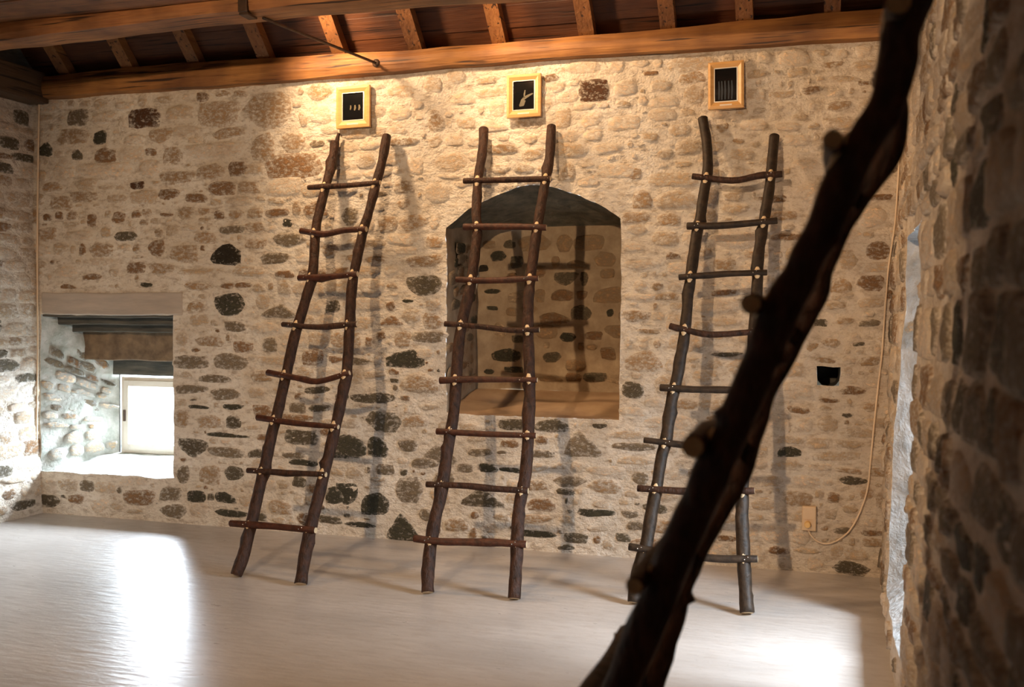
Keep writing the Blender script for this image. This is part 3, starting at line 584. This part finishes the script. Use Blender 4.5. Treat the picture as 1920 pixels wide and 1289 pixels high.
LADDERS = [
 dict(feet=((443, 1082), (564, 1101)), tops=((629, 262), (725, 255)),
      rails=[[(443, 1082), (456, 1043), (469, 993), (484, 927), (500, 860), (511, 810), (523, 763), (538, 697), (553, 630), (573, 563), (586, 513), (592, 433), (598, 400), (611, 350), (624, 297), (629, 268)],
             [(564, 1101), (569, 1060), (578, 1010), (590, 960), (607, 893), (615, 860), (627, 810), (638, 760), (648, 713), (653, 663), (656, 597), (661, 530), (671, 480), (681, 433), (691, 400), (704, 350), (717, 300), (725, 255)]],
      rungs=[[(583, 356), (645, 353), (716, 347)], [(569, 437), (613, 443), (650, 436), (690, 434)], [(565, 525), (620, 523), (674, 518)], [(535, 612), (600, 617), (673, 612)], [(507, 702), (560, 712), (600, 719), (659, 703)], [(488, 786), (560, 797), (638, 804)], [(470, 885), (540, 889), (615, 893)], [(438, 984), (500, 988), (596, 997)]],
      label='leftmost of the three ladders on the lit wall, its top forked', fork=True),
 dict(feet=((802, 1117), (964, 1126)), tops=((907, 242), (1036, 238)),
      rails=[[(802, 1117), (802, 1077), (807, 1027), (815, 977), (827, 927), (837, 860), (845, 813), (852, 763), (855, 713), (860, 647), (868, 597), (880, 547), (888, 497), (895, 430), (893, 400), (897, 333), (905, 283), (907, 242)],
             [(964, 1126), (968, 1060), (970, 1010), (972, 960), (982, 910), (988, 860), (993, 763), (993, 713), (991, 647), (990, 597), (992, 547), (998, 497), (1007, 430), (1012, 400), (1021, 350), (1030, 300), (1036, 238)]],
      rungs=[[(872, 344), (950, 342), (1032, 340)], [(872, 430), (950, 429), (1025, 431)], [(858, 528), (925, 530), (1010, 526)], [(837, 611), (900, 616), (960, 623), (1012, 622)], [(828, 717), (900, 715), (1008, 716)], [(822, 812), (910, 817), (1006, 820)], [(803, 911), (880, 914), (940, 920), (991, 923)], [(780, 1012), (830, 1018), (900, 1019), (988, 1023)]],
      label='middle of the three ladders on the lit wall, leaning over the arched niche', fork=False),
 dict(feet=((1188, 1133), (1401, 1156)), tops=((1318, 223), (1452, 255)),
      rails=[[(1188, 1133), (1193, 1090), (1203, 1050), (1211, 1027), (1222, 960), (1232, 910), (1240, 860), (1250, 820), (1257, 763), (1272, 697), (1283, 630), (1290, 563), (1298, 497), (1308, 430), (1313, 410), (1319, 367), (1327, 317), (1325, 267), (1318, 223)],
             [(1401, 1156), (1398, 1110), (1395, 1060), (1392, 993), (1392, 927), (1395, 860), (1401, 790), (1406, 720), (1412, 650), (1417, 590), (1420, 530), (1422, 480), (1430, 430), (1435, 400), (1443, 350), (1448, 300), (1452, 255)]],
      rungs=[[(1300, 335), (1373, 343), (1420, 335), (1466, 331)], [(1290, 428), (1360, 427), (1457, 418)], [(1275, 524), (1350, 518), (1438, 515)], [(1258, 615), (1287, 622), (1330, 631), (1400, 627), (1436, 622)], [(1240, 730), (1320, 734), (1425, 733)], [(1210, 828), (1300, 838), (1413, 842)], [(1198, 918), (1300, 924), (1414, 923)], [(1182, 1027), (1260, 1040), (1340, 1049), (1420, 1050)]],
      label='third ladder on the lit wall, right of the niche, half hidden', fork=False)]
for i, d in enumerate(LADDERS):
    pl = plane_of(d['feet'], d['tops']); base = sum((at_floor(*f) for f in d['feet']), Vector())/2
    rails = [[onp(pl, *q) for q in P] for P in d['rails']]
    for P in rails:                            # plant the feet, keep the heads off the stones
        P[0].z = .016
        for p in P: p.y = min(p.y, -.052-max(0, hb(p.x, p.z)))
    rungs = [[onp(pl, *q) for q in P] for P in d['rungs']]
    ladder(base, rails, rungs, -pl[1], d['label'], 11+i*7, (BARK, BARK, BARKG)[i], (BARKR, BARKR, BARKG)[i], fork=d['fork'])
# the near ladder, leaning towards the right wall
NP = [(1712, -60), (1703, 0), (1690, 60), (1683, 120), (1660, 200), (1628, 250), (1598, 305), (1568, 367), (1543, 430), (1515, 480), (1499, 520), (1472, 563), (1449, 613), (1431, 663), (1411, 713), (1389, 763), (1370, 813), (1345, 860), (1318, 927), (1290, 985), (1264, 1043), (1236, 1117), (1210, 1177), (1189, 1227), (1166, 1289)]
near = [at(x, y, -4.70) for x, y in NP][::-1]; lo = near[0]
foot = Vector((lo.x-.385*lo.z*.92, -4.70, .015)); near = [foot, foot.lerp(lo, .33)+Vector((.012, 0, 0)), foot.lerp(lo, .68)+Vector((.004, 0, 0))]+near
tp = near[-1]; near += [tp+Vector((.075, 0, .22)), tp+Vector((.165, 0, .50))]
far = [p+Vector((.012*math.sin(i*.9)+.02, .47, -.01)) for i, p in enumerate(near)]; far[0].z = .015
nr = Vector((-.93, 0, .36)); RG = []
for (x, y) in [(1685, 5), (1562, 262), (1408, 570), (1300, 838), (1190, 1100), (1062, 1362), (905, 1640), (735, 1900)]:
    p = at(x, y, -4.79)-nr*(.0); q = p-nr*(.038*.62+.0205*.35)
    RG.append([q, q+Vector((0, .2, .004)), q+Vector((.004, .42, -.003)), q+Vector((0, .62, 0))])
RG.append([p+Vector((.075, 0, .0)) for p in []]) if False else None
ladder((foot.x, -4.46, 0), [near, far], RG, nr, 'near-black ladder close to the viewer, leaning across the picture at right', 71, BARK, BARK, rr=(.038, .032), end_mat=CUTFG)

# ------------------------------------------------------------------ pictures
def picture(c0, c1, tiltdeg, label, draw):
    a = at(*c0, -.06); b = at(*c1, -.06); w_, h_ = b.x-a.x, a.z-b.z; cx, cz = (a.x+b.x)/2, (a.z+b.z)/2
    root = tag(empty('picture_frame', (cx, -.03, cz)), label, 'picture', 'framed pictures'); root.rotation_euler = (math.radians(-2.5), math.radians(tiltdeg), 0)
    t = .047*w_/.27; X, Z = w_/2, h_/2; 
    def prof(name, quad, mat):                # moulding piece: outer and inner edge with a sloped face
        (o0, o1, i1, i0) = quad; V = []
        for (x, z) in (o0, o1, i1, i0): V.append((x, 0, z))
        for (x, z), y in zip((o0, o1, i1, i0), (-.026, -.026, -.018, -.018)): V.append((x, y, z))
        mid = [((o0[0]*.6+i0[0]*.4), -.031, (o0[1]*.6+i0[1]*.4)), ((o1[0]*.6+i1[0]*.4), -.031, (o1[1]*.6+i1[1]*.4))]; V += mid
        F = [(0, 1, 2, 3), (0, 4, 5, 1), (4, 8, 9, 5), (8, 7, 6, 9), (7, 3, 2, 6), (0, 3, 7, 8, 4), (1, 5, 9, 6, 2)]
        m = mesh(name, V, F, mat, root, smooth=False); return m
    O = [(-X, Z), (X, Z), (X, -Z), (-X, -Z)]; tb = t*1.15
    I = [(-X+t, Z-t), (X-t, Z-t), (X-t, -Z+tb), (-X+t, -Z+tb)]
    for k in range(4): prof('frame_side', (O[k], O[(k+1) % 4], I[(k+1) % 4], I[k]), PINE)
    def flat(name, x0, x1, z0, z1, y0, y1, mat):
        o = box(name, (x0, y0, z0), (x1, y1, z1), mat); o.parent = root; o.location = (0, 0, 0); return o
    SIL = simple('frame_fillet', (.70, .66, .58), .35, metal=.3)
    for (x0_, x1_, z0_, z1_) in ((I[0][0]-.002, I[0][0]+.003, -Z+tb, Z-t), (I[1][0]-.006, I[1][0]+.002, -Z+tb, Z-t), (I[0][0], I[1][0], Z-t-.003, Z-t+.002), (I[0][0], I[1][0], -Z+tb-.002, -Z+tb+.004)):
        flat('fillet', x0_, x1_, z0_, z1_, -.0215, -.008, SIL)
    flat('print', I[0][0], I[1][0], -Z+tb, Z-t, -.012, -.006, PICBLACK)
    flat('title_label', -w_*.17, w_*.17, -Z+tb*.34, -Z+tb*.58, -.0305, -.027, CREAM)
    for (pts, mat, r) in draw:
        P = [Vector((x*w_, -.0128, z*h_)) for x, z in pts]
        V = []; F = []
        for i, p in enumerate(P):
            d = (P[min(i+1, len(P)-1)]-P[max(0, i-1)]); d = Vector((-d.z, 0, d.x)).normalized()*r*math.sin(math.pi*(i+.7)/(len(P)+.4)); V += [p-d, p+d, p-d+Vector((0, -.0006, 0)), p+d+Vector((0, -.0006, 0))]
        for i in range(len(P)-1): a_ = i*4; F += [(a_+2, a_+3, a_+7, a_+6), (a_, a_+2, a_+6, a_+4), (a_+1, a_+5, a_+7, a_+3)]
        mesh('drawn_mark', V, F, mat, root, smooth=False)
    return root
MO = simple('ochre_ink', (.10, .07, .02), .5); MG = simple('pale_ink', (.10, .085, .05), .5); MB_ = simple('blue_ink', (.008, .016, .03), .5)
picture((630, 163), (692, 238), -1.2, 'wood-framed black print with three small ochre marks, nearest the bright lamp spot',
        [([(-.10, -.06), (-.08, -.0), (-.09, .05)], MO, .006), ([(.03, -.08), (.05, -.02), (.04, .05)], MO, .008), ([(.16, -.08), (.18, -.02), (.17, .05)], MO, .008)])
picture((950, 141), (1013, 218), -.8, 'wood-framed black print with a pale twig-like figure, above the arched niche',
        [([(-.12, -.20), (-.06, -.10), (.02, -.04), (.12, .00), (.26, .05)], MG, .010), ([(.0, -.05), (.01, .05), (.03, .14)], MG, .006), ([(-.14, -.22), (-.04, -.20), (.02, -.10)], MG, .012)])
picture((1328, 117), (1394, 202), -1.0, 'wood-framed black print with faint dark blue upright strokes, above the right ladder',
        [([(x, -.30), (x+.01, -.1), (x, .10)], MB_, .006) for x in (-.2, -.12, -.03, .07, .16)])

# ------------------------------------------------------------------ cables, socket, iron rod
def wire(name, P, r, mat, label, cat, group=None, parent=None):
    o, _ = tube(name, P, r, r, [mat, mat], parent, sub=6, ns=8, amp=0, knots=0)
    return tag(o, label, cat, group) if parent is None else o
def onback(px, py, off): p = at(px, py, 0); return BACK(p.x, p.z, off)
cb = [(1693, 150), (1690, 200), (1688, 260), (1684, 330), (1676, 420), (1668, 500), (1658, 580), (1652, 660), (1645, 720), (1638, 790), (1633, 860), (1626, 915), (1616, 950), (1606, 975), (1590, 1000), (1568, 1015), (1548, 1018), (1530, 1011), (1519, 999), (1515, 988)]
wire('hanging_cable', [onback(x, y, .022) for x, y in cb], .0055, CABLE, 'pale cable hanging in a loop from the right corner to the wall socket', 'cable')
lc = [(76, 148), (75, 250), (75, 400), (73, 520), (71, 640), (69, 760), (68, 860), (70, 930)]
wire('corner_cable', [onback(x, y, .02) if i < 4 else at(x, y, -.03) for i, (x, y) in enumerate(lc)], .008, CABLE, 'pale straight conduit running down the left room corner', 'conduit')
a = at(1504, 948); b = at(1530, 995); yb = -hb(a.x, a.z)
so = tag(empty('wall_socket', (a.x, yb, b.z)), 'beige plastic socket box low on the wall near the right corner', 'socket')
box('socket_box', (a.x, yb-.045, b.z), (b.x, yb+.02, a.z), PLASTIC, so, .006)
box('socket_cover', (a.x+.004, yb-.052, (a.z+b.z)/2-.004), (b.x-.004, yb-.043, a.z-.006), PLASTIC, so, .004)
c = at(1514, 984, yb-.06)
pg, _ = tube('plug', [(c.x, yb-.043, c.z), (c.x, yb-.06, c.z), (c.x, yb-.085, c.z)], .021, .019, [YELLOW, YELLOW], so, sub=3, amp=0, knots=0, ns=14)
r0_ = at(494, 34, -1.12); r1_ = at(704, 110, -.10); r1_.z = 3.43; r1_.y = -.09
rod = tag(empty('iron_rod', r0_), 'thin dark iron rod slanting from the crossbeam to the wall beam', 'rod')
tube('rod', [r0_, (r0_+r1_)/2, r1_], .010, .010, [IRON, IRON], rod, sub=3, amp=0, knots=0, ns=8)
blob_o = blob('rod_plate', r1_, (Vector((.03, 0, 0)), Vector((0, .012, 0)), Vector((0, 0, .03))), IRON, None, None); keep(blob_o, rod)
st = tag(empty('iron_strap', (-3.30, -1.26, 3.48)), 'dark iron strap bolted round the crossbeam', 'strap')
box('strap_band', (-3.435, -1.275, 3.475), (-3.375, -1.262, 3.64), IRON, st, .002); box('strap_band', (-3.435, -1.262, 3.46), (-3.375, -1.15, 3.474), IRON, st, .002)
blob_o = blob('bolt', Vector((-3.405, -1.28, 3.56)), (Vector((.014, 0, 0)), Vector((0, .01, 0)), Vector((0, 0, .014))), IRON, None, None); keep(blob_o, st)
